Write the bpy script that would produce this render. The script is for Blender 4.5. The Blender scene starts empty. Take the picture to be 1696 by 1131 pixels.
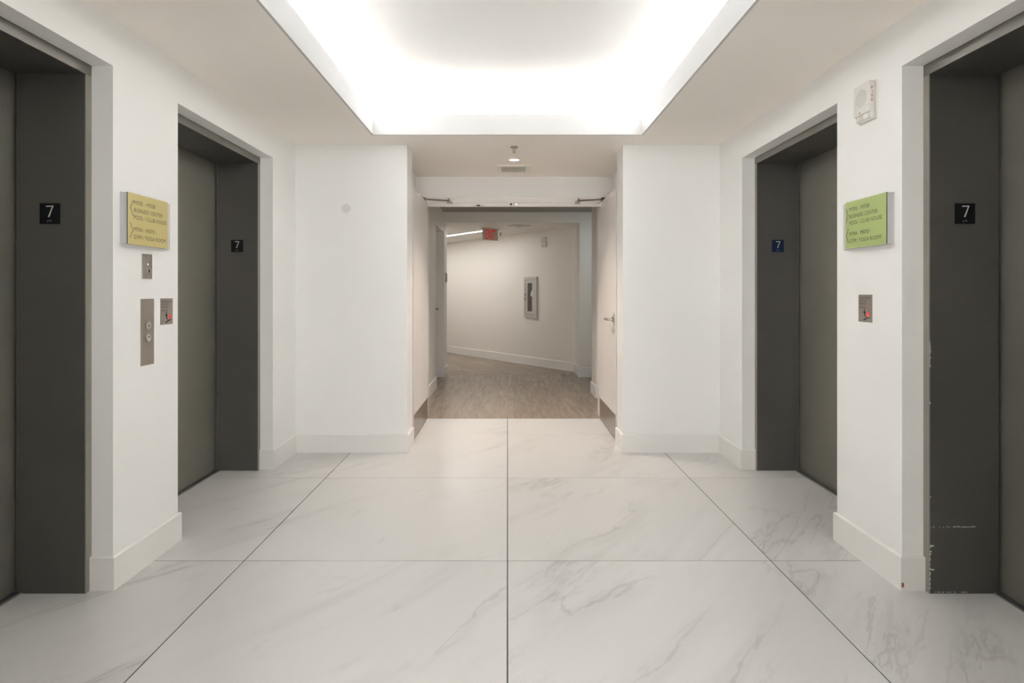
import bpy, bmesh, math, random
from mathutils import Vector, Matrix
random.seed(7)
C = bpy.context.scene.collection
PI = math.pi

# ------------------------------------------------------------------ camera
H = 1.23                     # lens height
cd = bpy.data.cameras.new('camera')
cd.sensor_width = 36.0
cd.lens = 966.0 / 1696.0 * 36.0
cd.shift_x = 7.5 / 1696.0
cd.shift_y = -80.5 / 1696.0
cd.clip_start = 0.05
cam = bpy.data.objects.new('camera', cd)
C.objects.link(cam)
cam.location = (0, 0, H)
cam.rotation_euler = (PI / 2, 0, 0)
bpy.context.scene.camera = cam

# ------------------------------------------------------------------ world, lights, exposure
w = bpy.data.worlds.new('world')
bpy.context.scene.world = w
w.use_nodes = True
w.node_tree.nodes['Background'].inputs[0].default_value = (0.86, 0.85, 0.83, 1)
w.node_tree.nodes['Background'].inputs[1].default_value = 4.5  # world light enters by the added rear window as fill
vs = bpy.context.scene.view_settings
vs.view_transform = 'Standard'
vs.look = 'None'
vs.exposure = .70
vs.gamma = 1.0
vs.use_curve_mapping = False

cy = bpy.context.scene.cycles
cy.max_bounces = 14; cy.diffuse_bounces = 12; cy.glossy_bounces = 5

def area(name, loc, rot, sx, sy, power, col, spread=PI):
    l = bpy.data.lights.new(name, 'AREA')
    l.shape = 'RECTANGLE'; l.size = sx; l.size_y = sy
    l.energy = power; l.color = col; l.spread = spread
    o = bpy.data.objects.new(name, l); C.objects.link(o)
    o.location = loc; o.rotation_euler = rot
    return o

def spot(name, loc, power, col, angle, blend=0.6, radius=0.035):
    l = bpy.data.lights.new(name, 'SPOT')
    l.energy = power; l.color = col; l.spot_size = angle; l.spot_blend = blend
    l.shadow_soft_size = radius
    o = bpy.data.objects.new(name, l); C.objects.link(o)
    o.location = loc
    return o

YB_ = -1.50
TX, TY0, TY1 = 0.969, 1.093, 4.207        # tray opening
LIP, CEIL, UP = 2.519, 2.371, 2.72
COVE = (.975, 0.985, 1.02)
K = 34.0                                   # watts per metre of hidden cove lamp
OUT, SPR = math.radians(30), PI      # the strips lean towards the cove wall
for sx in (-1, 1):
    area('cove_lamp', (sx * (TX + .042), (TY0 + TY1) / 2, 2.435), (0, PI - sx * OUT, 0), .03, TY1 - TY0, K * (TY1 - TY0), COVE, SPR)
for y, k in ((TY0 - .042, -1), (TY1 + .042, 1)):
    area('cove_lamp', (0, y, 2.435), (PI + k * OUT, 0, 0), 2 * TX, .03, K * 1.4 * 2 * TX, COVE, SPR)
# light portal in the added window behind the camera (a sampling aid for its fill light, adds none of its own)
pt = area('fill_window_portal', (.065, YB_ - .06, 1.20), (PI / 2, 0, 0), 1.7, 2.0, 1, (1, 1, 1))
pt.data.cycles.is_portal = True
VCZ = 2.41
WARM = (1.0, .85, .72)
spot('passage_downlight_lamp', (.05, 5.0, CEIL - .012), 74, WARM, math.radians(110), .8)
spot('vestibule_downlight_lamp', (.06, 6.30, VCZ - .012), 46, (1.0, .96, .90), math.radians(92), .7)

# ------------------------------------------------------------------ materials
def mat(name, col, rough=.5, metal=0.0, emit=None, strength=0, spec=.5, coat=0.0):
    m = bpy.data.materials.new(name); m.use_nodes = True
    b = m.node_tree.nodes['Principled BSDF']
    b.inputs['Base Color'].default_value = (*col, 1)
    b.inputs['Roughness'].default_value = rough
    b.inputs['Metallic'].default_value = metal
    b.inputs['Specular IOR Level'].default_value = spec
    b.inputs['Coat Weight'].default_value = coat
    if emit:
        b.inputs['Emission Color'].default_value = (*emit, 1)
        b.inputs['Emission Strength'].default_value = strength
    return m

def nodes_of(m):
    nt = m.node_tree
    return nt, nt.nodes, nt.links, nt.nodes['Principled BSDF']

def paint(name, col, rough=.55, bump=.04, scale=260, vary=.02):
    """rolled wall paint: slight tone drift and orange-peel relief"""
    m = mat(name, col, rough)
    nt, N, L, b = nodes_of(m)
    tc = N.new('ShaderNodeTexCoord')
    n1 = N.new('ShaderNodeTexNoise'); n1.inputs['Scale'].default_value = 1.3; n1.inputs['Detail'].default_value = 3
    L.new(tc.outputs['Object'], n1.inputs['Vector'])
    mr = N.new('ShaderNodeMapRange'); mr.inputs['To Min'].default_value = 1 - vary; mr.inputs['To Max'].default_value = 1 + vary
    L.new(n1.outputs['Fac'], mr.inputs['Value'])
    mx = N.new('ShaderNodeVectorMath'); mx.operation = 'SCALE'
    mx.inputs[0].default_value = col
    L.new(mr.outputs['Result'], mx.inputs['Scale'])
    L.new(mx.outputs['Vector'], b.inputs['Base Color'])
    n2 = N.new('ShaderNodeTexNoise'); n2.inputs['Scale'].default_value = scale; n2.inputs['Detail'].default_value = 2
    L.new(tc.outputs['Object'], n2.inputs['Vector'])
    bp = N.new('ShaderNodeBump'); bp.inputs['Strength'].default_value = bump; bp.inputs['Distance'].default_value = .002
    L.new(n2.outputs['Fac'], bp.inputs['Height'])
    L.new(bp.outputs['Normal'], b.inputs['Normal'])
    return m

def brushed(name, col, rough, metal, sx=1, sz=60, vary=.10):
    """metal with a fine directional grain"""
    m = mat(name, col, rough, metal)
    nt, N, L, b = nodes_of(m)
    tc = N.new('ShaderNodeTexCoord')
    mp = N.new('ShaderNodeMapping'); mp.inputs['Scale'].default_value = (sx * 4, sx * 4, sz * 4)
    L.new(tc.outputs['Object'], mp.inputs['Vector'])
    n = N.new('ShaderNodeTexNoise'); n.inputs['Scale'].default_value = 3; n.inputs['Detail'].default_value = 3
    L.new(mp.outputs['Vector'], n.inputs['Vector'])
    n2 = N.new('ShaderNodeTexNoise'); n2.inputs['Scale'].default_value = 1.7; n2.inputs['Detail'].default_value = 4
    L.new(tc.outputs['Object'], n2.inputs['Vector'])
    ad = N.new('ShaderNodeMath'); ad.operation = 'ADD'
    L.new(n.outputs['Fac'], ad.inputs[0]); L.new(n2.outputs['Fac'], ad.inputs[1])
    mr = N.new('ShaderNodeMapRange'); mr.inputs['From Min'].default_value = .6; mr.inputs['From Max'].default_value = 1.4
    mr.inputs['To Min'].default_value = 1 - vary; mr.inputs['To Max'].default_value = 1 + vary
    L.new(ad.outputs[0], mr.inputs['Value'])
    mx = N.new('ShaderNodeVectorMath'); mx.operation = 'SCALE'; mx.inputs[0].default_value = col
    L.new(mr.outputs['Result'], mx.inputs['Scale']); L.new(mx.outputs['Vector'], b.inputs['Base Color'])
    mr2 = N.new('ShaderNodeMapRange'); mr2.inputs['From Min'].default_value = .6; mr2.inputs['From Max'].default_value = 1.4
    mr2.inputs['To Min'].default_value = rough * .85; mr2.inputs['To Max'].default_value = rough * 1.15
    L.new(ad.outputs[0], mr2.inputs['Value']); L.new(mr2.outputs['Result'], b.inputs['Roughness'])
    return m

def marble():
    m = mat('marble_tile', (.60, .655, .64), .28)
    nt, N, L, b = nodes_of(m)
    tc = N.new('ShaderNodeTexCoord'); oi = N.new('ShaderNodeObjectInfo')
    mu = N.new('ShaderNodeVectorMath'); mu.operation = 'SCALE'; mu.inputs[0].default_value = (37.0, 53.0, 19.0)
    L.new(oi.outputs['Random'], mu.inputs['Scale'])
    ad = N.new('ShaderNodeVectorMath'); ad.operation = 'ADD'
    L.new(tc.outputs['Object'], ad.inputs[0]); L.new(mu.outputs['Vector'], ad.inputs[1])
    mp = N.new('ShaderNodeMapping')
    mp.vector_type = 'TEXTURE'
    mp.inputs['Rotation'].default_value = (0, 0, math.radians(52))
    mp.inputs['Scale'].default_value = (3.4, .75, 1)
    L.new(ad.outputs['Vector'], mp.inputs['Vector'])
    def noise(scale, detail, rough=.6, dist=0.0, vec=None):
        n = N.new('ShaderNodeTexNoise')
        n.inputs['Scale'].default_value = scale; n.inputs['Detail'].default_value = detail
        n.inputs['Roughness'].default_value = rough; n.inputs['Distortion'].default_value = dist
        L.new(vec or mp.outputs['Vector'], n.inputs['Vector'])
        return n
    def ridge(n, width, lo=0.0):
        s = N.new('ShaderNodeMath'); s.operation = 'SUBTRACT'; s.inputs[1].default_value = .5
        L.new(n.outputs['Fac'], s.inputs[0])
        a = N.new('ShaderNodeMath'); a.operation = 'ABSOLUTE'; L.new(s.outputs[0], a.inputs[0])
        r = N.new('ShaderNodeMapRange'); r.interpolation_type = 'SMOOTHSTEP'
        r.inputs['From Min'].default_value = 0; r.inputs['From Max'].default_value = width
        r.inputs['To Min'].default_value = 1; r.inputs['To Max'].default_value = 0
        L.new(a.outputs[0], r.inputs['Value'])
        return r
    def mask(n, lo, hi):
        r = N.new('ShaderNodeMapRange'); r.interpolation_type = 'SMOOTHSTEP'
        r.inputs['From Min'].default_value = lo; r.inputs['From Max'].default_value = hi
        L.new(n.outputs['Fac'], r.inputs['Value'])
        return r
    def mul(a, bb):
        x = N.new('ShaderNodeMath'); x.operation = 'MULTIPLY'
        L.new(a, x.inputs[0])
        if isinstance(bb, float): x.inputs[1].default_value = bb
        else: L.new(bb, x.inputs[1])
        return x.outputs[0]
    def add(a, bb):
        x = N.new('ShaderNodeMath'); x.operation = 'ADD'; L.new(a, x.inputs[0]); L.new(bb, x.inputs[1]); return x.outputs[0]
    big = noise(1.1, 3)
    v1 = ridge(noise(1.5, 6, .56, .3), .012)
    v2 = ridge(noise(2.8, 8, .60, .3), .022)
    v3 = ridge(noise(5.5, 8, .7, .4), .05)
    m1 = mask(noise(1.4, 2), .47, .62)
    m2 = mask(noise(2.1, 3, .6, 0, ad.outputs['Vector']), .50, .66)
    halo = ridge(noise(1.5, 4, .6, .5), .09)
    tot = mul(mul(v1.outputs[0], m1.outputs[0]), .25)
    tot = add(tot, mul(mul(v2.outputs[0], m2.outputs[0]), .18))
    tot = add(tot, mul(mul(v3.outputs[0], mul(m2.outputs[0], m1.outputs[0])), .12))
    tot = add(tot, mul(mul(halo.outputs[0], m1.outputs[0]), .12))
    cl = mask(noise(.9, 4, .55), .35, .7)
    tot = add(tot, mul(cl.outputs[0], .05))
    mx = N.new('ShaderNodeMix'); mx.data_type = 'RGBA'
    mx.inputs['A'].default_value = (.62, .612, .602, 1)
    mx.inputs['B'].default_value = (.20, .195, .185, 1)
    L.new(tot, mx.inputs['Factor'])
    L.new(mx.outputs['Result'], b.inputs['Base Color'])
    n = noise(3, 3)
    r = N.new('ShaderNodeMapRange'); r.inputs['To Min'].default_value = .24; r.inputs['To Max'].default_value = .36
    L.new(n.outputs['Fac'], r.inputs['Value']); L.new(r.outputs['Result'], b.inputs['Roughness'])
    return m

def wood():
    m = mat('plank_wood', (.3, .23, .18), .27)
    nt, N, L, b = nodes_of(m)
    tc = N.new('ShaderNodeTexCoord'); oi = N.new('ShaderNodeObjectInfo')
    mu = N.new('ShaderNodeVectorMath'); mu.operation = 'SCALE'; mu.inputs[0].default_value = (41.0, 13.0, 29.0)
    L.new(oi.outputs['Random'], mu.inputs['Scale'])
    ad = N.new('ShaderNodeVectorMath'); ad.operation = 'ADD'
    L.new(tc.outputs['Object'], ad.inputs[0]); L.new(mu.outputs['Vector'], ad.inputs[1])
    mp = N.new('ShaderNodeMapping'); mp.inputs['Scale'].default_value = (14, 1.3, 1)
    L.new(ad.outputs['Vector'], mp.inputs['Vector'])
    n = N.new('ShaderNodeTexNoise'); n.inputs['Scale'].default_value = 2.0; n.inputs['Detail'].default_value = 6
    n.inputs['Distortion'].default_value = .6
    L.new(mp.outputs['Vector'], n.inputs['Vector'])
    cr = N.new('ShaderNodeValToRGB')
    cr.color_ramp.elements[0].position = .28; cr.color_ramp.elements[0].color = (.205, .155, .115, 1)
    cr.color_ramp.elements[1].position = .75; cr.color_ramp.elements[1].color = (.345, .272, .205, 1)
    L.new(n.outputs['Fac'], cr.inputs['Fac'])
    hs = N.new('ShaderNodeHueSaturation')
    r = N.new('ShaderNodeMapRange'); r.inputs['To Min'].default_value = .92; r.inputs['To Max'].default_value = 1.08
    L.new(oi.outputs['Random'], r.inputs['Value']); L.new(r.outputs['Result'], hs.inputs['Value'])
    L.new(cr.outputs['Color'], hs.inputs['Color']); L.new(hs.outputs['Color'], b.inputs['Base Color'])
    bp = N.new('ShaderNodeBump'); bp.inputs['Strength'].default_value = .12; bp.inputs['Distance'].default_value = .002
    L.new(n.outputs['Fac'], bp.inputs['Height']); L.new(bp.outputs['Normal'], b.inputs['Normal'])
    return m

M = {}
M['wall'] = paint('wall_paint', (.85, .85, .84), .5)
M['ceil'] = paint('ceiling_paint', (.88, .84, .79), .8)
M['tray'] = paint('tray_paint', (.86, .86, .85), .8)
M['corr'] = paint('corridor_paint', (.80, .775, .735), .5)
M['trim'] = paint('baseboard_paint', (.80, .79, .77), .35, .01)
M['door'] = paint('door_paint', (.74, .71, .69), .38, .01)
M['dark'] = brushed('dark_bronze_steel', (.078, .073, .066), .42, .3)
M['panel'] = brushed('elevator_door_steel', (.25, .238, .205), .40, .6, 60, 1)
M['edge'] = brushed('bronze_edge_steel', (.33, .31, .275), .38, .7)
M['header'] = brushed('bronze_header_steel', (.17, .16, .14), .38, .5)
M['sill'] = brushed('aluminium_sill', (.42, .40, .38), .35, .9, 1, 30)
M['steel'] = brushed('brushed_stainless', (.42, .38, .34), .34, .9, 1, 60)
M['kick'] = brushed('kick_plate_steel', (.36, .32, .28), .30, .95, 60, 1)
M['stay'] = mat('stay_steel', (.22, .20, .18), .35, .8)
M['chrome'] = mat('satin_chrome', (.62, .60, .57), .22, 1.0)
M['black'] = mat('black_plate', (.006, .006, .007), .5, spec=.15)
M['navy'] = mat('navy_plate', (.006, .014, .050), .5, spec=.2)
M['numeral'] = mat('numeral_grey', (.55, .54, .52), .5)
M['grout'] = mat('grout', (.045, .042, .04), .9)
M['marble'] = marble()
M['wood'] = wood()
M['ink'] = mat('sign_ink', (.028, .022, .012), .6)
M['gold'] = mat('sign_gold', (.43, .36, .145), .45)
M['green'] = mat('sign_green', (.300, .365, .130), .45)
M['acrylic'] = mat('frosted_acrylic', (.55, .54, .54), .25)
M['edgegreen'] = mat('acrylic_dark_edge', (.06, .085, .04), .3)
M['plastic'] = mat('white_plastic', (.72, .70, .67), .4)
M['grillep'] = mat('speaker_grille_grey', (.63, .62, .60), .7)
M['redink'] = mat('red_ink', (.33, .05, .03), .5)
M['red'] = mat('red_flame', (.78, .06, .04), .5)
M['exit'] = mat('exit_red', (.75, .008, .02), .4, 0, (1.0, .005, .02), .12)
M['exitp'] = mat('exit_panel', (.52, .47, .40), .4, .1)
M['lens'] = mat('strobe_lens', (.80, .80, .76), .12)
M['glow'] = mat('linear_lamp_lens', (1, 1, 1), .5, 0, (1.0, .97, .93), 9)
M['warmglow'] = mat('downlight_lens', (1, .9, .8), .5, 0, (1.0, .84, .68), 1.6)
M['vent'] = mat('vent_slats', (.50, .48, .43), .6)
M['ventframe'] = mat('vent_frame', (.80, .77, .72), .6)
M['void'] = mat('dark_void', (.02, .02, .02), .9)
M['ext_red'] = mat('extinguisher_red', (.60, .035, .025), .3)
M['tag'] = mat('paper_tag', (.75, .74, .72), .7)
M['cab'] = mat('cabinet_paint', (.55, .535, .51), .4, .2)
M['chip'] = mat('chipped_paint', (.62, .61, .58), .8)
M['patch'] = paint('patch_paint', (.70, .695, .68), .6)
g = mat('cabinet_glass', (.55, .55, .53), .08)
nt, N, L, b = nodes_of(g); b.inputs['Transmission Weight'].default_value = .0; b.inputs['Alpha'].default_value = .07
M['glass'] = g

# ------------------------------------------------------------------ helpers
def bm_box(bm, x0, x1, y0, y1, z0, z1, bev=0.0):
    if x0 > x1: x0, x1 = x1, x0
    if y0 > y1: y0, y1 = y1, y0
    vs_ = [bm.verts.new(p) for p in ((x0,y0,z0),(x1,y0,z0),(x1,y1,z0),(x0,y1,z0),(x0,y0,z1),(x1,y0,z1),(x1,y1,z1),(x0,y1,z1))]
    fs = [bm.faces.new([vs_[i] for i in f]) for f in ((0,3,2,1),(4,5,6,7),(0,1,5,4),(1,2,6,5),(2,3,7,6),(3,0,4,7))]
    if bev:
        es = list({e for f in fs for e in f.edges})
        bmesh.ops.bevel(bm, geom=es, offset=bev, segments=2, profile=.5, affect='EDGES')
def bm_cyl(bm, c, r, h, axis='Z', seg=24, r2=None, cap=True):
    """cylinder from c, length h along +axis"""
    r2 = r if r2 is None else r2
    mtx = {'Z': Matrix.Identity(4), 'X': Matrix.Rotation(PI/2, 4, 'Y'), 'Y': Matrix.Rotation(-PI/2, 4, 'X')}[axis]
    mtx = Matrix.Translation(c) @ mtx @ Matrix.Translation((0, 0, h / 2))
    bmesh.ops.create_cone(bm, cap_ends=cap, segments=seg, radius1=r, radius2=r2, depth=abs(h), matrix=mtx)
def bm_prism(bm, pts, z0, z1):
    lo = [bm.verts.new((x, y, z0)) for x, y in pts]; hi = [bm.verts.new((x, y, z1)) for x, y in pts]
    n = len(pts)
    bm.faces.new(lo[::-1]); bm.faces.new(hi)
    for i in range(n): bm.faces.new((lo[i], lo[(i+1) % n], hi[(i+1) % n], hi[i]))
def bm_flat(bm, pts, y0, y1):
    """outline in local x,z extruded from y0 to y1 (facing -y)"""
    f = [bm.verts.new((x, y0, z)) for x, z in pts]; k = [bm.verts.new((x, y1, z)) for x, z in pts]
    n = len(pts)
    bm.faces.new(f); bm.faces.new(k[::-1])
    for i in range(n): bm.faces.new((f[i], k[i], k[(i+1) % n], f[(i+1) % n]))
def bm_tube(bm, pts, r, seg=10):
    pts = [Vector(p) for p in pts]; rings = []
    for i, p in enumerate(pts):
        d = (pts[min(i+1, len(pts)-1)] - pts[max(i-1, 0)]).normalized()
        a = d.cross(Vector((0, 0, 1)))
        if a.length < .01: a = d.cross(Vector((1, 0, 0)))
        a.normalize(); b_ = d.cross(a)
        rings.append([bm.verts.new(p + r * (math.cos(t) * a + math.sin(t) * b_)) for t in (2*PI*k/seg for k in range(seg))])
    for i in range(len(rings)-1):
        for k in range(seg):
            bm.faces.new((rings[i][k], rings[i][(k+1) % seg], rings[i+1][(k+1) % seg], rings[i+1][k]))
    bm.faces.new(rings[0][::-1]); bm.faces.new(rings[-1])

def obj(name, bm, m, parent=None, smooth=False, label=None):
    me = bpy.data.meshes.new(name)
    bmesh.ops.recalc_face_normals(bm, faces=bm.faces)
    bm.to_mesh(me); bm.free()
    me.materials.append(m)
    if smooth:
        for p in me.polygons: p.use_smooth = True
        me.set_sharp_from_angle(angle=math.radians(35))
    o = bpy.data.objects.new(name, me); C.objects.link(o)
    if parent: o.parent = parent
    if label: o['label'] = label
    return o
def B(*boxes, bev=0.0):
    bm = bmesh.new()
    for b_ in boxes: bm_box(bm, *b_, bev=bev)
    return bm
def tag(o, label, cat=None, kind=None, group=None):
    o['label'] = label
    if cat: o['category'] = cat
    if kind: o['kind'] = kind
    if group: o['group'] = group
    return o
def struct(name, bm, m, label, parent=None):
    o = obj(name, bm, m, parent)
    if parent is None: o['kind'] = 'structure'; o['label'] = label
    return o
def thing(name, label, cat, loc, rz=0, group=None, kind=None):
    o = bpy.data.objects.new(name, None); C.objects.link(o)
    o.location = loc; o.rotation_euler = (0, 0, rz); o.empty_display_size = .1
    return tag(o, label, cat, kind, group)
def text(name, s, m, parent, x, z, width=None, height=.02, y=0.0, thick=.0006, rot=None, offset=0.0, align_c=False, label=None):
    """lettering in the parent's x,z plane facing -y; x,z is the lower left corner"""
    cu = bpy.data.curves.new(name, 'FONT'); cu.body = s; cu.size = 1; cu.extrude = 0.0; cu.offset = offset; cu.resolution_u = 4
    t = bpy.data.objects.new(name, cu); C.objects.link(t)
    dg = bpy.context.evaluated_depsgraph_get(); dg.update()
    me = bpy.data.meshes.new_from_object(t.evaluated_get(dg))
    bpy.data.objects.remove(t); bpy.data.curves.remove(cu)
    xs = [v.co.x for v in me.vertices]; ys = [v.co.y for v in me.vertices]
    x0, x1, y0, y1 = min(xs), max(xs), min(ys), max(ys)
    sz = height / (y1 - y0); sx = width / (x1 - x0) if width else sz
    ox = x - (sx * (x1 - x0) / 2 if align_c else 0)
    for v in me.vertices:
        v.co = Vector((ox + (v.co.x - x0) * sx, y - thick, z + (v.co.y - y0) * sz))
    me.materials.clear(); me.materials.append(m)
    me.name = name
    o = bpy.data.objects.new(name, me); C.objects.link(o); o.parent = parent
    if label: o['label'] = label
    return o

# ------------------------------------------------------------------ the shell: lobby
WX = 1.637                       # lobby half width
YB, YN, YF = -1.50, 0.80, 4.50             # back and front of the lobby
RD = 1.725                       # depth (|x|) at which the steel entrance begins
R1 = (1.246, 2.42); R2 = (2.896, 4.07)
RTOP = 2.172
PL, PR = -.774, .891             # passage: pier sides
PY = 4.74
QL, QR = -.90, 1.03              # door pockets
DW0, DW1 = 5.74, 5.92            # wall that holds the double doors

for s, side in ((-1, 'left'), (1, 'right')):
    bx = []
    ys = [YN, R1[0], R1[1], R2[0], R2[1], YF]
    for i in (0, 2, 4): bx.append((s*WX, s*2.10, ys[i], ys[i+1], 0, 2.62))
    for a, b_ in (R1, R2):
        bx.append((s*WX, s*2.10, a, b_, RTOP, 2.62))
        bx.append((s*2.075, s*2.10, a, b_, 0, RTOP))
    bm = B(*bx)
    struct('wall_' + side, bm, M['wall'], {'left': 'smooth white wall with two elevator recesses and the call buttons',
                                          'right': 'smooth white wall with two elevator recesses and the fire alarm'}[side])
bm = B((-2.10, PL, YF, PY, 0, 2.62), (-1.10, QL, PY, DW0, 0, 2.62), (-1.10, QL, DW0, DW1, 0, 2.62))
fl = struct('wall_front_left', bm, M['wall'], 'white pier and door pocket beside the passage on the call button side')
bm = bmesh.new(); bm_cyl(bm, (-1.246, YF - .0012, 1.882), .036, .0012, 'Y', 32)
obj('spackle_patch', bm, M['patch'], fl, label='round greyish touched-up spot on white wall')
bm = B((PR, 2.10, YF, PY, 0, 2.62), (QR, 1.25, PY, DW0, 0, 2.62), (QR, 1.25, DW0, DW1, 0, 2.62))
struct('wall_front_right', bm, M['wall'], 'white pier and door pocket beside the passage on the fire alarm side')
struct('wall_over_doors', B((QL, QR, DW0, DW1, 2.163, 2.62)), M['wall'], 'white wall strip above the open double doors')
bm = B((-2.10, PL, .56, YN, 0, 2.62), (-1.10, QL, YB, .56, 0, 2.62), (PR, 2.10, .56, YN, 0, 2.62), (QR, 1.25, YB, .56, 0, 2.62),
       (-1.10, 1.25, YB - .1, YB, 0, .20), (-1.10, 1.25, YB - .1, YB, 2.20, 2.62))
struct('wall_back', bm, M['wall'], 'white piers and passage walls behind the viewpoint')
wn = struct('fill_window', B((QL, QL + .04, YB - .08, YB - .02, .20, 2.20), (QR - .04, QR, YB - .08, YB - .02, .20, 2.20), (QL + .04, QR - .04, YB - .08, YB - .02, .20, .24), (QL + .04, QR - .04, YB - .08, YB - .02, 2.16, 2.20)), M['edge'], 'dark framed window added behind the viewpoint to let in fill light')  # unseen window, added to brighten the ceiling and jamb fronts
obj('mullion', B((.045, .085, YB - .08, YB - .02, .24, 2.16)), M['edge'], wn)

# ceiling with tray
U = TX + .014
bm = B((-2.1, -U, .5, YF, CEIL, 2.42), (U, 2.1, .5, YF, CEIL, 2.42),
       (-U, U, .5, TY0 - .014, CEIL, 2.42), (QL - .1, QR + .1, YB, .5, CEIL, 2.42), (-U, U, TY1 + .014, YF, CEIL, 2.42), (PL - .2, PR + .2, YF, DW0, CEIL, 2.42))
struct('ceiling', bm, M['ceil'], 'beige painted flat ceiling around the lit tray')
W = .20
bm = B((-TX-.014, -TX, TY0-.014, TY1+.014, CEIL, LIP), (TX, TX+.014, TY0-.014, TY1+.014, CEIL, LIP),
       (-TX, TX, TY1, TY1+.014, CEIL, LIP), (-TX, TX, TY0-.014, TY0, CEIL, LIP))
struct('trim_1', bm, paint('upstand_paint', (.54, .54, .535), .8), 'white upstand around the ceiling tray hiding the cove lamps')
o = TX + W
bm = B((-o-.05, -o, TY0-W-.05, TY1+W+.05, 2.42, UP), (o, o+.05, TY0-W-.05, TY1+W+.05, 2.42, UP),
       (-o, o, TY1+W, TY1+W+.05, 2.42, UP), (-o, o, TY0-W-.05, TY0-W, 2.42, UP),
       (-o-.05, o+.05, TY0-W-.05, TY1+W+.05, UP, UP + .05))
struct('ceiling_tray', bm, M['tray'], 'bright white raised ceiling lit from the hidden cove')

# marble floor: one piece per tile
T, TYP, G = 1.210, 1.2, .0050
fb = struct('floor', B((-2.5, 2.5, YB - .2, 5.71, -.05, -.0018)), M['grout'], 'large white marble tiles with grey veins and thin dark joints')
def tile_mesh(w_, d_):
    bm = bmesh.new(); bm_box(bm, 0, w_, 0, d_, -.0017, 0)
    bmesh.ops.bevel(bm, geom=[e for e in bm.edges if all(v.co.z > -.001 for v in e.verts)], offset=.0006, segments=1, affect='EDGES')
    bmesh.ops.recalc_face_normals(bm, faces=bm.faces)
    me = bpy.data.meshes.new('tile'); bm.to_mesh(me); bm.free(); me.materials.append(M['marble']); return me
full = tile_mesh(T - G, TYP - G); short = tile_mesh(T - G, 5.71 - 5.08 - G)
rows = [2.68 + TYP * k for k in range(-4, 2)] + [5.08]
for ry in rows:
    for k in range(-2, 2):
        me = short if ry > 5 else full
        t = bpy.data.objects.new('tile', me); C.objects.link(t); t.parent = fb
        t.location = (k * T + G / 2, ry + G / 2, 0)

# ------------------------------------------------------------------ the shell: vestibule and angled corridor
VC, FC = 2.41, 2.255
D = Vector((-.611, .792, 0)); P0 = Vector((1.055, 9.09, 0)); ANG = math.atan2(-.792, .611)
bm = B((-1.10, -.93, DW1, 7.57, 0, 2.62), (-1.10, -.93, 7.57, 8.54, 2.12, 2.62), (-1.20, -1.10, DW1, 8.54, 0, 2.62),
       (-1.20, -.926, 8.54, 8.90, 0, 2.62))
struct('wall_vestibule_left', bm, M['corr'], 'pale wall of the vestibule with a side door niche')
bm = B((1.25, 1.35, DW1, 6.83, 0, 2.62), (1.04, 2.70, 6.83, 7.20, 0, 2.62), (2.60, 2.70, 7.20, 8.52, 0, 2.62),
       (1.05, 2.70, 8.515, 9.02, 0, 2.62))
struct('wall_vestibule_right', bm, M['corr'], 'pale stub walls and side opening of the vestibule')
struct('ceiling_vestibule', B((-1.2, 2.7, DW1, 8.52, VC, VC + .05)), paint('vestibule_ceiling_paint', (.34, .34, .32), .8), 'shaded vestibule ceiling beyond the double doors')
n_ = Vector((.792, .611, 0))
a = P0 - D * .05; e = P0 + D * 6.5
def tpos(x):     # distance along the angled wall seen at picture column x (a layout number only)
    r = (x - 840.5) / 966
    return (1.055 - r * 9.09) / (.611 + r * .792)
c0, c1 = tpos(869.8) - .036, tpos(890.6) + .036       # edges of the hole for the cabinet
CZ0, CZ1 = .812 + .05, .812 + .64
bm = bmesh.new()
for (u0, u1, z0, z1) in ((-.05, c1, 0, 2.4), (c0, 6.5, 0, 2.4), (c1, c0, 0, CZ0), (c1, c0, CZ1, 2.4)):
    p_, q_ = P0 + D * u0, P0 + D * u1
    bm_prism(bm, [(p_.x, p_.y), (q_.x, q_.y), (q_.x + n_.x*.2, q_.y + n_.y*.2), (p_.x + n_.x*.2, p_.y + n_.y*.2)], z0, z1)
struct('wall_corridor', bm, M['corr'], 'long pale corridor wall running away at an angle with fire cabinet')
bm = bmesh.new()
q = Vector((-.95, 8.88, 0)); qe = q + D * 6.2
bm_prism(bm, [(q.x, q.y), (qe.x, qe.y), (qe.x - n_.x*.1, qe.y - n_.y*.1), (q.x - n_.x*.1, q.y - n_.y*.1)], 0, 2.4)
bm_prism(bm, [(e.x + .1, e.y + .1), (qe.x - .1, qe.y - .1), (qe.x - .2, qe.y), (e.x, e.y + .2)], 0, 2.4)
struct('wall_corridor_near', bm, M['corr'], 'near side and end of the angled corridor')
struct('ceiling_corridor', B((-5.2, 2.7, 8.52, 14.6, FC, FC + .36)), M['corr'], 'cream ceiling of the angled corridor')

# plank floors, one piece per plank
wf = struct('floor_wood', B((-5.2, 2.7, 5.712, 14.6, -.05, -.006)), M['grout'], 'grey brown wood plank floor beyond the marble')
def plank(name, x, y, w_, l_, rz=0, cut=None, keep=None):
    bm = bmesh.new(); bm_box(bm, 0, w_ - .0015, 0, l_ - .0015, -.0058, 0)
    if cut is not None:
        R = Matrix.Rotation(-rz, 4, 'Z')
        pc = R @ (Vector((0, cut, 0)) - Vector((x, y, 0))); pn = R @ Vector((0, 1, 0)) * keep
        bmesh.ops.bisect_plane(bm, geom=bm.verts[:] + bm.edges[:] + bm.faces[:], plane_co=pc, plane_no=-pn, clear_outer=True)
        if len(bm.verts) < 4: bm.free(); return
        bmesh.ops.holes_fill(bm, edges=bm.edges)
    p = obj(name, bm, M['wood'], wf); p.location = (x, y, 0); p.rotation_euler = (0, 0, rz)
PWD, PLN = .18, 1.22
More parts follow.
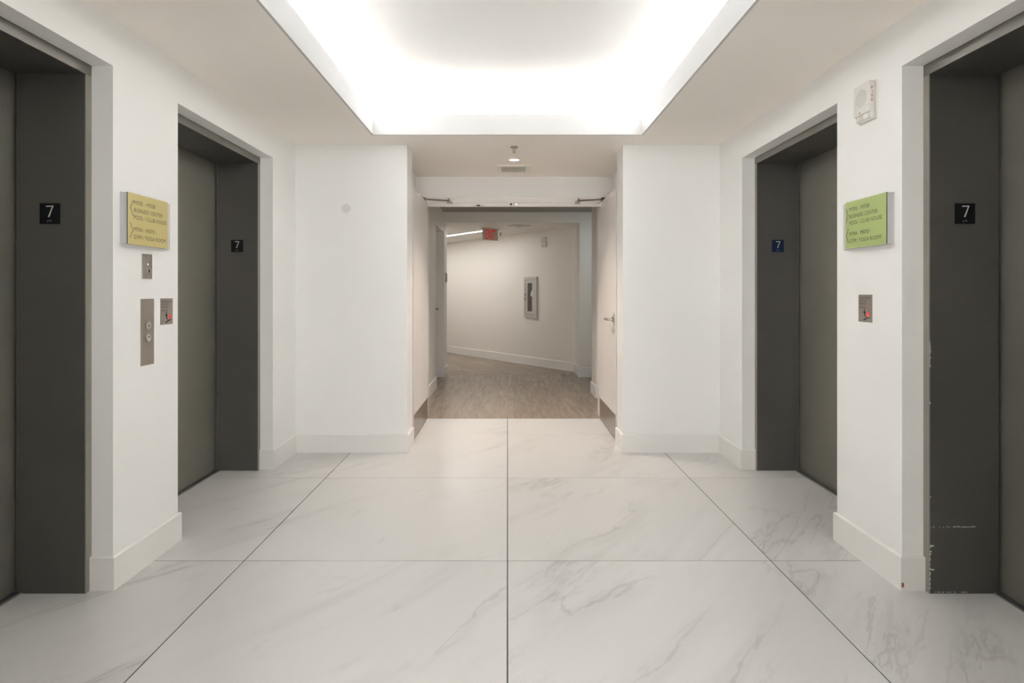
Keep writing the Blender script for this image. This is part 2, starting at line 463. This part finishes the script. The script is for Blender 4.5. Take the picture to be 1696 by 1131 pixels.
for i in range(-7, 15):
    x = i * PWD + .067
    off = random.random() * PLN
    y = 5.714 - off
    while y < 8.92:
        y0 = max(y, 5.714); y1 = min(y + PLN, 8.92)
        if y1 - y0 > .02: plank('plank', x, y0, PWD, y1 - y0)
        y += PLN
for j in range(0, 12):
    base = P0 - n_ * (PWD * j + .17)
    off = random.random() * PLN
    for k in range(-1, 5):
        st = base + D * (k * PLN - off)
        p1 = st + D * PLN
        if max(p1.y, st.y) < 8.95 or st.y > 14.0: continue
        plank('plank', st.x, st.y, PWD, PLN, math.atan2(D.y, D.x) - PI/2, 8.922, 1)

# ------------------------------------------------------------------ baseboards
def baseboard(name, path, flip, label, h=.14, t=.013):
    """path is walked on the wall face; flip says on which hand the room lies"""
    P = [Vector((x, y)) for x, y in path]
    dirs = [(P[i+1] - P[i]).normalized() for i in range(len(P)-1)]
    nrm = [Vector((-d.y, d.x)) * flip for d in dirs]
    def off(i, tt):
        if i == 0: return P[0] + nrm[0] * tt
        if i == len(P)-1: return P[-1] + nrm[-1] * tt
        b_ = nrm[i-1] + nrm[i]
        return P[i] + b_ * (tt / (1 + nrm[i-1].dot(nrm[i])))
    bm = bmesh.new(); rings = []
    for i in range(len(P)):
        prof = [(0.0, 0.0), (t, 0.0), (t, h - .006), (t - .006, h), (0.0, h)]
        ring = []
        for tt, z in prof:
            p = off(i, tt); ring.append(bm.verts.new((p.x, p.y, z)))
        rings.append(ring)
    for i in range(len(rings)-1):
        for k in range(5):
            bm.faces.new((rings[i][k], rings[i][(k+1) % 5], rings[i+1][(k+1) % 5], rings[i+1][k]))
    bm.faces.new(rings[0]); bm.faces.new(rings[-1][::-1])
    return struct(name, bm, M['trim'], label)
for s, side in ((-1, 'left'), (1, 'right')):
    f = 1 if s > 0 else -1
    px0, qx0 = (PL, QL) if s < 0 else (PR, QR)
    wn = 'call button' if s < 0 else 'fire alarm'
    baseboard('baseboard_%s_1' % side, [(qx0, .56), (px0, .56), (px0, YN), (s*WX, YN), (s*WX, R1[0]), (s*RD, R1[0])], f, 'white baseboard before the first elevator on the %s wall' % wn)
    bb = baseboard('baseboard_%s_2' % side, [(s*RD, R1[1]), (s*WX, R1[1]), (s*WX, R2[0]), (s*RD, R2[0])], f, 'white baseboard between the two elevators on the %s wall' % wn)
    if s > 0:
        mk = obj('tape_scrap', B((WX - .011, WX - .001, R1[1] - .0142, R1[1] - .0128, .016, .034)), mat('tape_brown', (.33, .12, .07), .7), bb, label='small reddish scrap at the corner')
    px, qx = (PL, QL) if s < 0 else (PR, QR)
    baseboard('baseboard_%s_3' % side, [(s*RD, R2[1]), (s*WX, R2[1]), (s*WX, YF), (px, YF), (px, PY), (qx, PY)], f, 'white baseboard around the pier on the %s side' % wn)
baseboard('baseboard_vestibule_left', [(-.93, DW1), (-.93, 7.57), (-1.05, 7.57)], -1, 'pale baseboard before the side door niche')
baseboard('baseboard_portal_left', [(-1.10, 8.54), (-.926, 8.54), (-.926, 8.895)], -1, 'short pale baseboard at the niche corner')
baseboard('baseboard_stub_right', [(1.24, 6.83), (1.04, 6.83), (1.04, 7.20), (2.6, 7.20)], 1, 'pale baseboard around the vestibule stub wall')
e2 = P0 + D * 6.3
baseboard('baseboard_corridor', [(2.6, 8.52), (1.05, 8.52), (1.05, 9.094), (e2.x, e2.y)], 1, 'white baseboard along the angled corridor wall')

# ------------------------------------------------------------------ elevators
def elevator(s, ya, yb, label, plate_mat, plate_label, scuffed=False):
    """s is the side; everything is built about the middle of the opening, local x towards the shaft"""
    t = thing('elevator_entrance', label, 'elevator', (s * RD, (ya + yb) / 2, 0), 0 if s > 0 else PI)
    h = (yb - ya) / 2; fw = .034; D1 = .285; IT = 2.125
    # local: +x into the wall, y along the wall
    for k in (-1, 1):
        j = obj('jamb', B((0.004, D1, k*h, k*(h - fw), 0, IT)), M['dark'], t)
        obj('jamb_face', B((0, .004, k*(h - .001), k*(h - fw), 0, IT - .0005)), M['edge'], j)
        far = (k > 0) == (s > 0)
        if far:
            n = t  # plate sits on the jamb that faces down the lobby
            pl = obj('number_plate', B((.104, .186, k*(h - fw - .004), k*(h - fw), 1.512, 1.596), bev=.0008), plate_mat, t)
            pl['label'] = plate_label
            em = bpy.data.objects.new('numeral', None)
            bpy.data.objects.remove(em)
            yy = k * (h - fw - .0042)
            # numeral drawn as strokes: a 7 with a long slanted leg, plus braille dots
            bm = bmesh.new()
            cx = .145
            dirx = 1 if s > 0 else -1     # reading direction for a viewer looking down the lobby
            def P(u, v): return (cx + dirx * u, v)
            for quad in (((-.014, 1.586), (.016, 1.586), (.016, 1.5815), (-.014, 1.5815)),
                         ((.016, 1.586), (.0105, 1.5815), (-.006, 1.540), (-.0005, 1.540))):
                vv = [bm.verts.new((P(*q_)[0], yy, P(*q_)[1])) for q_ in quad]
                ww = [bm.verts.new((P(*q_)[0], yy - k * .0012, P(*q_)[1])) for q_ in quad]
                bm.faces.new(vv); bm.faces.new(ww[::-1])
                for i in range(4): bm.faces.new((vv[i], vv[(i+1) % 4], ww[(i+1) % 4], ww[i]))
            obj('numeral', bm, M['numeral'], pl)
            bm = bmesh.new()
            for u, v in ((-.008, 1.524), (-.008, 1.521), (-.003, 1.524), (.003, 1.527), (.006, 1.524), (.003, 1.524)):
                bmesh.ops.create_icosphere(bm, subdivisions=1, radius=.0011, matrix=Matrix.Translation((P(u, v)[0], yy, v)))
            obj('braille', bm, M['numeral'], pl)
            if scuffed:
                bm = bmesh.new(); rnd = random.Random(4)
                yj = k * (h - fw)
                def fleck(x0, x1, z0, z1):
                    n = rnd.randint(5, 7); cx_, cz_ = (x0+x1)/2, (z0+z1)/2
                    pts = [(cx_ + (x1-x0)/2*math.cos(2*PI*i/n)*rnd.uniform(.6, 1.1), cz_ + (z1-z0)/2*math.sin(2*PI*i/n)*rnd.uniform(.6, 1.1)) for i in range(n)]
                    v = [bm.verts.new((x, yj - k*.0007, z)) for x, z in pts]; w_ = [bm.verts.new((x, yj + k*.0002, z)) for x, z in pts]
                    bm.faces.new(v)
                    for i in range(n): bm.faces.new((v[i], v[(i+1) % n], w_[(i+1) % n], w_[i]))
                for i in range(46):
                    x = .006 + .185 * i / 46; z = .272 + rnd.uniform(-.0012, .0022)
                    if rnd.random() < .35 + .55 * (x > .10) : fleck(x - .003, x + .004, z - .0012, z + .0013 + .002 * (rnd.random() < .2))
                for zz, ww_ in ((.196, .018), (.19, .006), (.172, .007), (.163, .005), (.100, .006), (.098, .020), (.085, .004), (.395, .004), (.78, .003), (.93, .003), (.99, .0035), (.965, .004), (1.01, .003), (1.0, .004)):
                    fleck(.001, .004 + ww_, zz - .004, zz + .004)
                for i in range(12): fleck(.0, .004, .93 + i*.008, .945 + i*.008)
                for i in range(14):
                    x = rnd.uniform(.01, .16); fleck(x, x + .010, .004, .008)
                for i in range(8): fleck(.0, .006, .01 + i*.02 + rnd.uniform(0, .01), .02 + i*.02 + rnd.uniform(0, .012))
                sc = obj('paint_scuffs', bm, M['chip'], j, label='white chipped paint flecks on dark steel edge'); sc['kind'] = 'stuff'
    hd = obj('header', B((0.004, D1, -h, h, IT, RTOP)), M['dark'], t)
    obj('header_face', B((0, .004, -h + .001, h - .001, IT + .0005, RTOP - .0005)), M['header'], hd)
    # sliding panels
    for k in (-1, 1):
        obj('door_panel', B((D1 + .016, D1 + .045, k*.0015, k*(h - .004), .006, IT + .03), bev=.0012), M['panel'], t)
    sl = obj('sill', B((D1 - .022, D1 + .05, -h + .02, h - .02, -.004, .0045)), M['sill'], t)
    obj('sill_groove', B((D1 - .012, D1 - .006, -h + .034, h - .034, .0040, .0052), (D1 + .0, D1 + .008, -h + .034, h - .034, .0040, .0052)), M['void'], sl)
    # dark pocket either side of the panels
    obj('door_track', B((D1 + .0455, D1 + .05, -h, h, 0, RTOP)), M['void'], t)
    return t
elevator(-1, *R1, 'dark steel elevator entrance with black 7 plate, on the near side of the gold sign', M['black'], 'black square plate with grey numeral 7')
elevator(-1, *R2, 'dark steel elevator entrance between the call buttons and the front pier', M['black'], 'small black square plate with numeral 7')
elevator(1, *R1, 'dark steel elevator entrance with chipped white scuffs, cut by the right edge', M['black'], 'black square plate with grey numeral 7', True)
elevator(1, *R2, 'dark steel elevator entrance with a navy blue 7 plate', M['navy'], 'navy blue square plate with grey numeral 7')

# ------------------------------------------------------------------ double doors, held open
fr = thing('trim_2', 'white painted frame of the double doorway', None, (.06, DW0, 0), 0, None, 'structure')
def fx(x): return x - .06
obj('frame_jamb', B((fx(QL), fx(-.80), -.035, .18, 0, 2.163)), M['door'], fr)
obj('frame_jamb', B((fx(.915), fx(QR), -.035, .18, 0, 2.163)), M['door'], fr)
hd = obj('frame_head', B((fx(QL), fx(QR), -.035, .02, 2.112, 2.163), (fx(-.80), fx(.915), .02, .18, 2.112, 2.163), (fx(-.80), fx(.915), -.02, .02, 2.078, 2.112)), M['door'], fr)
for x in (-.285,):
    sp = obj('strike_box', B((fx(x) - .018, fx(x) + .018, -.030, -.02, 2.080, 2.092)), M['void'], fr)
    obj('strike_plate', B((fx(x) - .055, fx(x) + .055, -.024, -.02, 2.081, 2.089)), M['steel'], fr)
bm = bmesh.new(); bm_cyl(bm, (fx(.035), -.020, 2.098), .010, -.006, 'Y', 12); obj('bolt_hole', bm, M['black'], fr)
bm = bmesh.new(); bm_cyl(bm, (fx(.085), -.020, 2.098), .009, -.006, 'Y', 12); obj('bolt_cap', bm, M['chrome'], fr)
sp = obj('roller_catch', B((fx(.86), fx(.925), -.05, -.034, 2.074, 2.094), (fx(.905), fx(.928), -.06, -.045, 2.090, 2.112)), M['chrome'], fr)

def open_leaf(name, s, xf, label):
    """leaf standing parallel to the passage wall; xf is its visible face"""
    y0, y1, th = 4.845, 5.690, .044
    t = thing(name, label, 'door', (xf, (y0 + y1) / 2, 0), 0, None, 'structure')
    h = (y1 - y0) / 2
    obj('door_leaf', B((0, s*th, -h, h, .012, 2.105), bev=.0015), M['door'], t)
    kp = obj('kick_plate', B((0, -s*.0015, -h + .004, h - .012, .016, .212)), M['kick'], t)
    for i in range(7):
        bm = bmesh.new(); bm_cyl(bm, (-s*.0015, -h + .05 + i*(2*h - .11)/6, .034), .0045, -s*.0015, 'X', 10); obj('screw', bm, M['chrome'], kp)
    # overhead stay: arm from the leaf to the frame head
    ya = DW0 - .05 - (y0 + y1) / 2
    bm = bmesh.new()
    bm_tube(bm, [(-s*.004, ya - .13, 2.122), (-s*.18, ya - .02, 2.128), (-s*.215, ya, 2.128)], .008)
    arm = obj('stay_arm', bm, M['stay'], t, True)
    bm = B((-s*.19, -s*.24, ya - .012, ya + .012, 2.100, 2.122), (-s*.195, -s*.212, ya - .008, ya + .014, 2.12, 2.150)); obj('stay_bracket', bm, M['stay'], t)
    bm = B((-s*.001, -s*.014, -h + .22, -h + .25, 2.062, 2.100)); obj('catch_plate', bm, M['chrome'], t)
    return t, h
tl, h = open_leaf('door_1', -1, -.778, 'cream door leaf standing open with kick plate and no visible lever')
tr, h = open_leaf('door_2', 1, .899, 'cream door leaf standing open with chrome lever and kick plate')
lz = 1.007
bm = bmesh.new(); bm_cyl(bm, (0, -h + .062, lz), .036, -.010, 'X', 28); bm_cyl(bm, (-.010, -h + .062, lz), .026, -.010, 'X', 28, .018)
rose = obj('handle_rose', bm, M['chrome'], tr, True)
bm = bmesh.new(); bm_tube(bm, [(-.006, -h + .062, lz), (-.046, -h + .062, lz), (-.058, -h + .072, lz), (-.060, -h + .09, lz), (-.062, -h + .165, lz), (-.054, -h + .178, lz)], .0115, 12)
obj('lever', bm, M['chrome'], rose, True)
bm = bmesh.new()
for dz in (.045, -.045): bm_cyl(bm, (0, -h + .062, lz + dz), .011, -.007, 'X', 14)
obj('rose_screws', bm, M['chrome'], rose)

# side door in the vestibule niche
t = thing('door_3', 'shaded side door in the vestibule niche with dark lever', 'door', (-1.06, 8.05, 0), 0, None, 'structure')
obj('door_leaf', B((-.035, 0, -.46, .47, .01, 2.10)), M['door'], t)
bm = bmesh.new(); bm_cyl(bm, (0, .35, 1.0), .03, .012, 'X', 20); bm_tube(bm, [(0, .35, 1.0), (.055, .35, 1.0), (.062, .34, 1.0), (.062, .25, .995)], .009)
bm_cyl(bm, (0, .35, .92), .026, .02, 'X', 16)
obj('lever_handle', bm, mat('dark_lever', (.12, .11, .10), .35, .8), t, True)

# ------------------------------------------------------------------ directory signs
def directory(s, label, m, order):
    """order gives (text, width) lines; local x runs to the reader's right"""
    z0, z1 = 1.438, 1.657
    if s < 0:
        ynear = 2.463; rz = PI/2; loc = (-WX, ynear, 0)
        back = (0, .345); face = (.000, .290); X0 = .041; chx = (.016, .036); tips = ('<', '>')
    else:
        yfar = 2.822; rz = -PI/2; loc = (WX, yfar, 0)
        back = (0, .355); face = (.055, .354); X0 = .087; chx = (.062, .077); tips = ('>', '<')
    t = thing('directory_sign', label, 'sign', loc, rz)
    obj('backing_plate', B((back[0], back[1], -.012, 0, z0, z1)), M['acrylic'], t)
    obj('standoff_layer', B((face[0] + .001, face[1] - .001, -.030, -.012, z0 + .001, z1 - .001)), M['acrylic'], t)
    fp = obj('face_panel', B((face[0], face[1], -.033, -.030, z0, z1)), m, t)
    ed = (face[0] - .0010, face[0]) if s < 0 else (face[1], face[1] + .0010)
    obj('panel_edge', B((ed[0], ed[1], -.0335, -.030, z0, z1)), M['edgegreen'], fp)
    for (st, wd), z in zip(order, (1.6105, 1.5780, 1.5475, 1.4960, 1.4630)):
        text('lettering', st, M['ink'], fp, X0, z, wd, .0172, -.033, offset=-.004)
    for tip, (za, zb) in zip(tips, ((1.559, 1.627), (1.465, 1.531))):
        bm = bmesh.new(); xa, xb = chx; zm = (za + zb)/2; wv = .0024
        if tip == '>': xa, xb = xb, xa
        # xa is the tip side
        d_ = wv if xb > xa else -wv
        bm_flat(bm, [(xb, zb), (xb + d_, zb), (xa + d_, zm), (xb + d_, za), (xb, za), (xa, zm)], -.0336, -.033)
        obj('arrow', bm, M['ink'], fp)
    return t
lines = [('M705 - M708', .150), ('BUSINESS CENTER', .208), ('POOL / CLUB HOUSE', .238), ('M704 - M0701', .152), ('GYM / YOGA ROOM', .231)]
directory(-1, 'gold directory sign on the wall above the key switch and call buttons', M['gold'], lines)
directory(1, 'green directory sign on the wall below the fire alarm', M['green'], lines)

# ------------------------------------------------------------------ evacuation plates
def evac(s, loc, rz, label):
    t = thing('evacuation_plate', label, 'sign', loc, rz)
    w_, hh = .100, .125
    pl = obj('plate', B((0, w_, -.003, 0, 0, hh), bev=.0006), M['steel'], t)
    y = -.0031
    for st, wd, z in (('IN CASE OF FIRE', .078, .105), ('DO NOT USE', .056, .092), ('ELEVATORS', .050, .079), ('USE STAIRS', .046, .062)):
        text('lettering', st, M['ink'], t, .008, z, wd, .0085, y, offset=0)
    fx0 = .040
    bm = bmesh.new()
    bm_flat(bm, [(fx0-.003, .008), (fx0-.003, .012), (fx0+.008, .012), (fx0+.008, .017), (fx0+.022, .017), (fx0+.022, .022), (fx0+.046, .022), (fx0+.046, .018), (fx0+.026, .018), (fx0+.026, .013), (fx0+.012, .013), (fx0+.012, .008)], y-.0004, y)
    obj('stair_symbol', bm, M['black'], t)
    bm = bmesh.new()
    bm_cyl(bm, (fx0+.006, y-.0004, .0555), .0033, .0004, 'Y', 12)
    bm_flat(bm, [(fx0+.003, .0505), (fx0+.010, .0500), (fx0+.0135, .044), (fx0+.0125, .038), (fx0+.009, .034), (fx0+.015, .028), (fx0+.0165, .021), (fx0+.0135, .020), (fx0+.0115, .026), (fx0+.004, .0325), (fx0+.0055, .040), (fx0+.0045, .0445), (fx0+.001, .041), (fx0-.003, .045), (fx0-.0015, .047), (fx0+.001, .0445)], y-.0004, y)
    obj('running_figure', bm, M['black'], t)
    bm = bmesh.new()
    bm_flat(bm, [(fx0+.031, .052), (fx0+.029, .046), (fx0+.024, .042), (fx0+.022, .035), (fx0+.024, .028), (fx0+.030, .0245), (fx0+.037, .0245), (fx0+.043, .028), (fx0+.045, .035), (fx0+.041, .042), (fx0+.040, .038), (fx0+.036, .046)], y-.0004, y)
    obj('flame_symbol', bm, M['red'], t)
evac(-1, (-WX, 2.748, 1.079), PI/2, 'small steel fire evacuation plate beside the elevator call panel')
evac(1, (WX, 2.716, 1.097), -PI/2, 'small steel fire evacuation plate alone below the green directory sign')

# ------------------------------------------------------------------ key switch and call panel
t = thing('key_switch_plate', 'small steel key switch plate between the gold sign and call panel', 'switch plate', (-WX, 2.610, 1.293), PI/2)
obj('plate', B((0, .070, -.005, 0, 0, .113), bev=.001), M['steel'], t)
bm = bmesh.new(); bm_cyl(bm, (.037, -.005, .037), .0095, -.006, 'Y', 20); obj('key_cylinder', bm, M['chrome'], t, True)
obj('key_slot', B((.0355, .0405, -.0118, -.0108, .030, .044)), M['black'], t)
bm = bmesh.new(); bm_cyl(bm, (.037, -.005, .066), .004, -.002, 'Y', 12); obj('indicator_lamp', bm, M['tag'], t)
for z in (.013, .098):
    bm = bmesh.new(); bm_cyl(bm, (.037, -.005, z), .004, -.0015, 'Y', 12); obj('screw', bm, M['chrome'], t)
t = thing('call_panel', 'tall steel elevator call panel with two round buttons', 'control panel', (-WX, 2.600, .903), PI/2)
obj('plate', B((0, .096, -.004, 0, 0, .300), bev=.0008), M['steel'], t)
for z, nm, sg in ((.178, 'up_button', 1), (.124, 'down_button', -1)):
    bm = bmesh.new(); bm_cyl(bm, (.046, -.004, z), .0195, -.006, 'Y', 32, .0175)
    bt = obj(nm, bm, M['chrome'], t, True)
    bm = bmesh.new(); bm_cyl(bm, (.046, -.010, z), .0130, -.0012, 'Y', 28); obj('button_face', bm, M['numeral'], bt)
    bm = bmesh.new(); bm_flat(bm, [(.046 - .0055, z - sg*.006), (.046 + .0055, z - sg*.006), (.046, z + sg*.008)], -.0116, -.0112); obj('arrow', bm, M['ink'], bt)

# ------------------------------------------------------------------ fire alarms
def alarm(loc, rz, label, sc=1.0):
    t = thing('fire_alarm', label, 'alarm', loc, rz)
    w_, hh, d = .118*sc, .170*sc, .034
    obj('back_plate', B((-.002, w_ + .003, -.006, 0, -.002, hh), bev=.001), M['plastic'], t)
    bm = bmesh.new(); bm_box(bm, 0, w_, -d, -.006, .030, hh - .002, bev=.004); obj('speaker_cover', bm, M['plastic'], t, True)
    bm = bmesh.new(); bm_cyl(bm, (w_*.50, -d, hh*.60), .040*sc, -.0015, 'Y', 36); obj('speaker_grille', bm, M['grillep'], t)
    obj('strobe_base', B((.010, w_, -d*.72, -.006, 0, .032), bev=.003), M['plastic'], t, True)
    obj('strobe_lens', B((.016, w_ - .012, -d*.98, -d*.70, .004, .028), bev=.004), M['lens'], t, True)
    obj('strobe_reflector', B((.042, .074, -d*1.0, -d*.97, .006, .026)), M['exitp'], t)
    bm = bmesh.new(); bm_cyl(bm, (w_*.42, -d, .040), .003, -.001, 'Y', 10); obj('indicator', bm, M['black'], t)
    # FIRE down the side that faces the lobby
    for ch, z in (('F', .128), ('I', .110), ('R', .092), ('E', .074)):
        o_ = text('lettering', ch, M['redink'], t, 0, 0, .002 if ch == 'I' else .0095, .0125, 0, 0)
        for v in o_.data.vertices:
            v.co = Vector((w_ + .0006, -.0245 + v.co.x + (.004 if ch == 'I' else 0), z + v.co.z))
    return t
alarm((WX, 2.703, 2.007), -PI/2, 'white fire alarm speaker strobe high above the green directory sign')
def on_wall(tt): return P0 + D * tt
a = on_wall(tpos(897.5))
alarm((a.x, a.y, 1.985), ANG, 'small fire alarm high on the angled corridor wall above the extinguisher cabinet')

# ------------------------------------------------------------------ extinguisher cabinet
t0, t1 = tpos(869.8), tpos(890.6)
a = on_wall(t0); cw = t0 - t1
t = thing('extinguisher_cabinet', 'narrow grey fire extinguisher cabinet recessed in the angled corridor wall', 'cabinet', (a.x, a.y, .812), ANG)
ch = .690
obj('cabinet_frame', B((0, .035, -.03, 0, 0, ch), (cw - .035, cw, -.03, 0, 0, ch), (.035, cw - .035, -.03, 0, 0, .05), (.035, cw - .035, -.03, 0, ch - .05, ch)), M['cab'], t)
x0, x1, z0, z1 = .04, cw - .04, .055, ch - .055
wx0, wx1, wz0, wz1 = .095, cw - .115, .105, ch - .105
dr = obj('cabinet_door', B((x0, wx0, -.027, -.014, z0, z1), (wx1, x1, -.027, -.014, z0, z1), (wx0, wx1, -.027, -.014, z0, wz0), (wx0, wx1, -.027, -.014, wz1, z1)), M['cab'], t)
obj('glass_pane', B((wx0, wx1, -.020, -.017, wz0, wz1)), M['glass'], dr)
bm = bmesh.new(); bm_tube(bm, [(.055, -.027, .30), (.055, -.055, .305), (.055, -.055, .395), (.055, -.027, .40)], .006); obj('pull_handle', bm, M['ink'], dr, True)
obj('cabinet_interior', B((.037, cw - .037, .185, .190, .051, ch - .051), (.037, .040, 0, .185, .051, ch - .051), (cw - .040, cw - .037, 0, .185, .051, ch - .051), (.037, cw - .037, 0, .185, .051, .054), (.037, cw - .037, 0, .185, ch - .054, ch - .051)), mat('cabinet_inside', (.36, .35, .33), .6), t)
ex = thing('fire_extinguisher', 'red fire extinguisher with white tag behind the cabinet glass', 'extinguisher', tuple(t.matrix_basis @ Vector((wx1 - .006, .046, .056))), ANG)
def flat_lathe(bm, prof, cx, ysq=1/.6, seg=20):
    rings = []
    for r, z in prof: rings.append([bm.verts.new((cx + r*math.cos(2*PI*k/seg), ysq*r*math.sin(2*PI*k/seg)*.6, z)) for k in range(seg)])
    for i in range(len(rings)-1):
        for k in range(seg): bm.faces.new((rings[i][k], rings[i][(k+1) % seg], rings[i+1][(k+1) % seg], rings[i+1][k]))
    bm.faces.new(rings[0][::-1]); bm.faces.new(rings[-1])
bm = bmesh.new(); flat_lathe(bm, [(.04, 0), (.052, .01), (.052, .25), (.040, .285), (.016, .30), (.016, .315)], 0); obj('cylinder_body', bm, M['ext_red'], ex, True)
obj('valve_handle', B((-.022, .022, -.010, .010, .315, .340), (-.075, .02, -.008, .008, .355, .368), (-.02, .010, -.008, .008, .335, .40), (-.06, .03, -.008, .008, .395, .408)), M['black'], ex)
bm = bmesh.new(); bm_flat(bm, [(-.055, .31), (-.010, .295), (.008, .40), (-.02, .405), (-.045, .375)], -.0585, -.0575); obj('inspection_tag', bm, M['tag'], ex)

# ------------------------------------------------------------------ room number plate on the portal
t = thing('room_sign', 'small grey and black room sign on the niche corner', 'sign', (-.926, 8.62, 1.38), PI/2)
obj('plate', B((0, .20, -.012, 0, 0, .155)), M['cab'], t)
obj('insert', B((.05, .19, -.0150, -.012, .015, .14)), M['black'], t)

# ------------------------------------------------------------------ ceiling items
t = thing('fire_sprinkler', 'chrome pendent sprinkler head in the passage ceiling before the downlight', 'sprinkler', (.052, 4.56, CEIL))
bm = bmesh.new(); bm_cyl(bm, (0, 0, -.006), .028, .006, 'Z', 28, .030); obj('escutcheon', bm, mat('brushed_ring', (.35, .33, .30), .4, .8), t, True)
bm = bmesh.new(); bm_cyl(bm, (0, 0, -.016), .010, .010, 'Z', 16, .014); bm_tube(bm, [(-.010, 0, -.012), (-.011, 0, -.03), (0, 0, -.043)], .0022, 8); bm_tube(bm, [(.010, 0, -.012), (.011, 0, -.03), (0, 0, -.043)], .0022, 8); bm_cyl(bm, (0, 0, -.038), .0025, .024, 'Z', 8)
obj('frame_arms', bm, M['chrome'], t, True)
bm = bmesh.new(); bm_cyl(bm, (0, 0, -.045), .015, .002, 'Z', 20); obj('deflector', bm, M['chrome'], t)

def downlight(x, y, z, label, m):
    t = thing('recessed_downlight', label, 'ceiling light', (x, y, z))
    bm = bmesh.new(); seg = 36
    prof = [(.060, 0), (.060, -.004), (.048, -.005), (.042, 0), (.040, .0)]
    rings = [[bm.verts.new((r*math.cos(2*PI*k/seg), r*math.sin(2*PI*k/seg), zz)) for k in range(seg)] for r, zz in prof]
    for i in range(len(rings)-1):
        for k in range(seg): bm.faces.new((rings[i][k], rings[i][(k+1) % seg], rings[i+1][(k+1) % seg], rings[i+1][k]))
    obj('trim_ring', bm, M['plastic'], t, True)
    bm = bmesh.new(); bm_cyl(bm, (0, 0, -.002), .042, .001, 'Z', 32); obj('lens', bm, m, t)
downlight(.058, 5.0, CEIL, 'warm glowing recessed downlight in the passage ceiling', M['warmglow'])
downlight(.06, 6.30, VC, 'recessed downlight in the shaded vestibule ceiling behind the door head', M['warmglow'])

t = thing('ceiling_vent', 'rectangular slatted air vent behind the passage downlight', 'vent', (.055, 5.375, CEIL))
obj('vent_frame', B((-.155, .155, -.17, -.11, -.006, 0), (-.155, .155, .11, .17, -.006, 0), (-.155, -.11, -.11, .11, -.006, 0), (.11, .155, -.11, .11, -.006, 0)), M['ventframe'], t)
obj('vent_core', B((-.11, .11, -.11, .11, -.0015, -.0002)), M['vent'], t)
for i in range(9):
    obj('slat', B((-.11, .11, -.104 + i*.0245, -.104 + i*.0245 + .013, -.0055, -.002)), M['vent'], t)
bm = bmesh.new(); bm_cyl(bm, (.012, -.06, -.0075), .006, .003, 'Z', 10); obj('damper_screw', bm, M['ink'], t)

# corridor: slot lamp, diffuser, sprinkler, exit sign
s0 = Vector((-.37, 9.575, 0)); L_ = 3.2
t = thing('linear_ceiling_light', 'thin glowing linear light slot along the angled corridor ceiling', 'ceiling light', (s0.x, s0.y, FC), math.atan2(D.y, D.x))
obj('housing', B((0, L_, -.035, .035, -.003, 0)), M['plastic'], t)
obj('diffuser_strip', B((.006, L_ - .006, -.028, .028, -.006, -.003)), M['glow'], t)
mid = s0 + D * (L_ / 2)
area('corridor_slot_lamp', (mid.x, mid.y, FC - .010), (0, 0, math.atan2(D.y, D.x)), L_, .06, 11.5, (1.0, .97, .93))
t = thing('ceiling_diffuser', 'square stepped air diffuser turned diagonally in the corridor ceiling', 'vent', (.185, 8.86, FC), ANG)
for i, (r, m) in enumerate(((.165, M['ventframe']), (.125, M['vent']), (.085, M['ventframe']), (.045, M['vent']))):
    obj('diffuser_ring', B((-r, r, -r, r, -.004 - .005*i, -.004*i if i else 0)), m, t)
t = thing('ceiling_sprinkler', 'tiny dark sprinkler head in the corridor ceiling beside the exit sign', 'sprinkler', (-.12, 9.95, FC))
bm = bmesh.new(); bm_cyl(bm, (0, 0, -.010), .032, .010, 'Z', 20); obj('escutcheon', bm, M['cab'], t)
bm = bmesh.new(); bm_cyl(bm, (0, 0, -.045), .008, .035, 'Z', 12); bm_cyl(bm, (0, 0, -.048), .016, .003, 'Z', 12); obj('sprinkler_head', bm, M['ink'], t)

a = Vector((-.392, 9.19, 0)); bq = Vector((-.160, 9.39, 0)); mid = (a + bq) / 2
ang = math.atan2(bq.y - a.y, bq.x - a.x); hw = (bq - a).length / 2
t = thing('exit_sign', 'red lettered EXIT sign hung from the corridor ceiling', 'sign', (mid.x, mid.y, 0), ang)
obj('ceiling_canopy', B((-.17, .17, -.035, .035, FC - .008, FC)), M['exitp'], t)
fp = obj('sign_panel', B((-hw, hw, -.008, .008, FC - .187, FC - .008)), M['exitp'], t)
text('lettering', 'EXIT', M['exit'], fp, 0, FC - .172, .205, .150, -.0082, align_c=True, offset=.012, label='red letters EXIT')

# lamp of the side lobby to the right of the vestibule
t = thing('side_lobby_light', 'round white ceiling light in the side opening off the vestibule', 'ceiling light', (1.75, 7.86, VC))
bm = bmesh.new(); bm_cyl(bm, (0, 0, -.03), .13, .03, 'Z', 32); obj('housing', bm, M['plastic'], t, True)
bm = bmesh.new(); bm_cyl(bm, (0, 0, -.038), .115, .008, 'Z', 32); obj('lens', bm, mat('cool_lens', (1, 1, 1), .5, 0, (.80, .95, 1.0), 22), t)
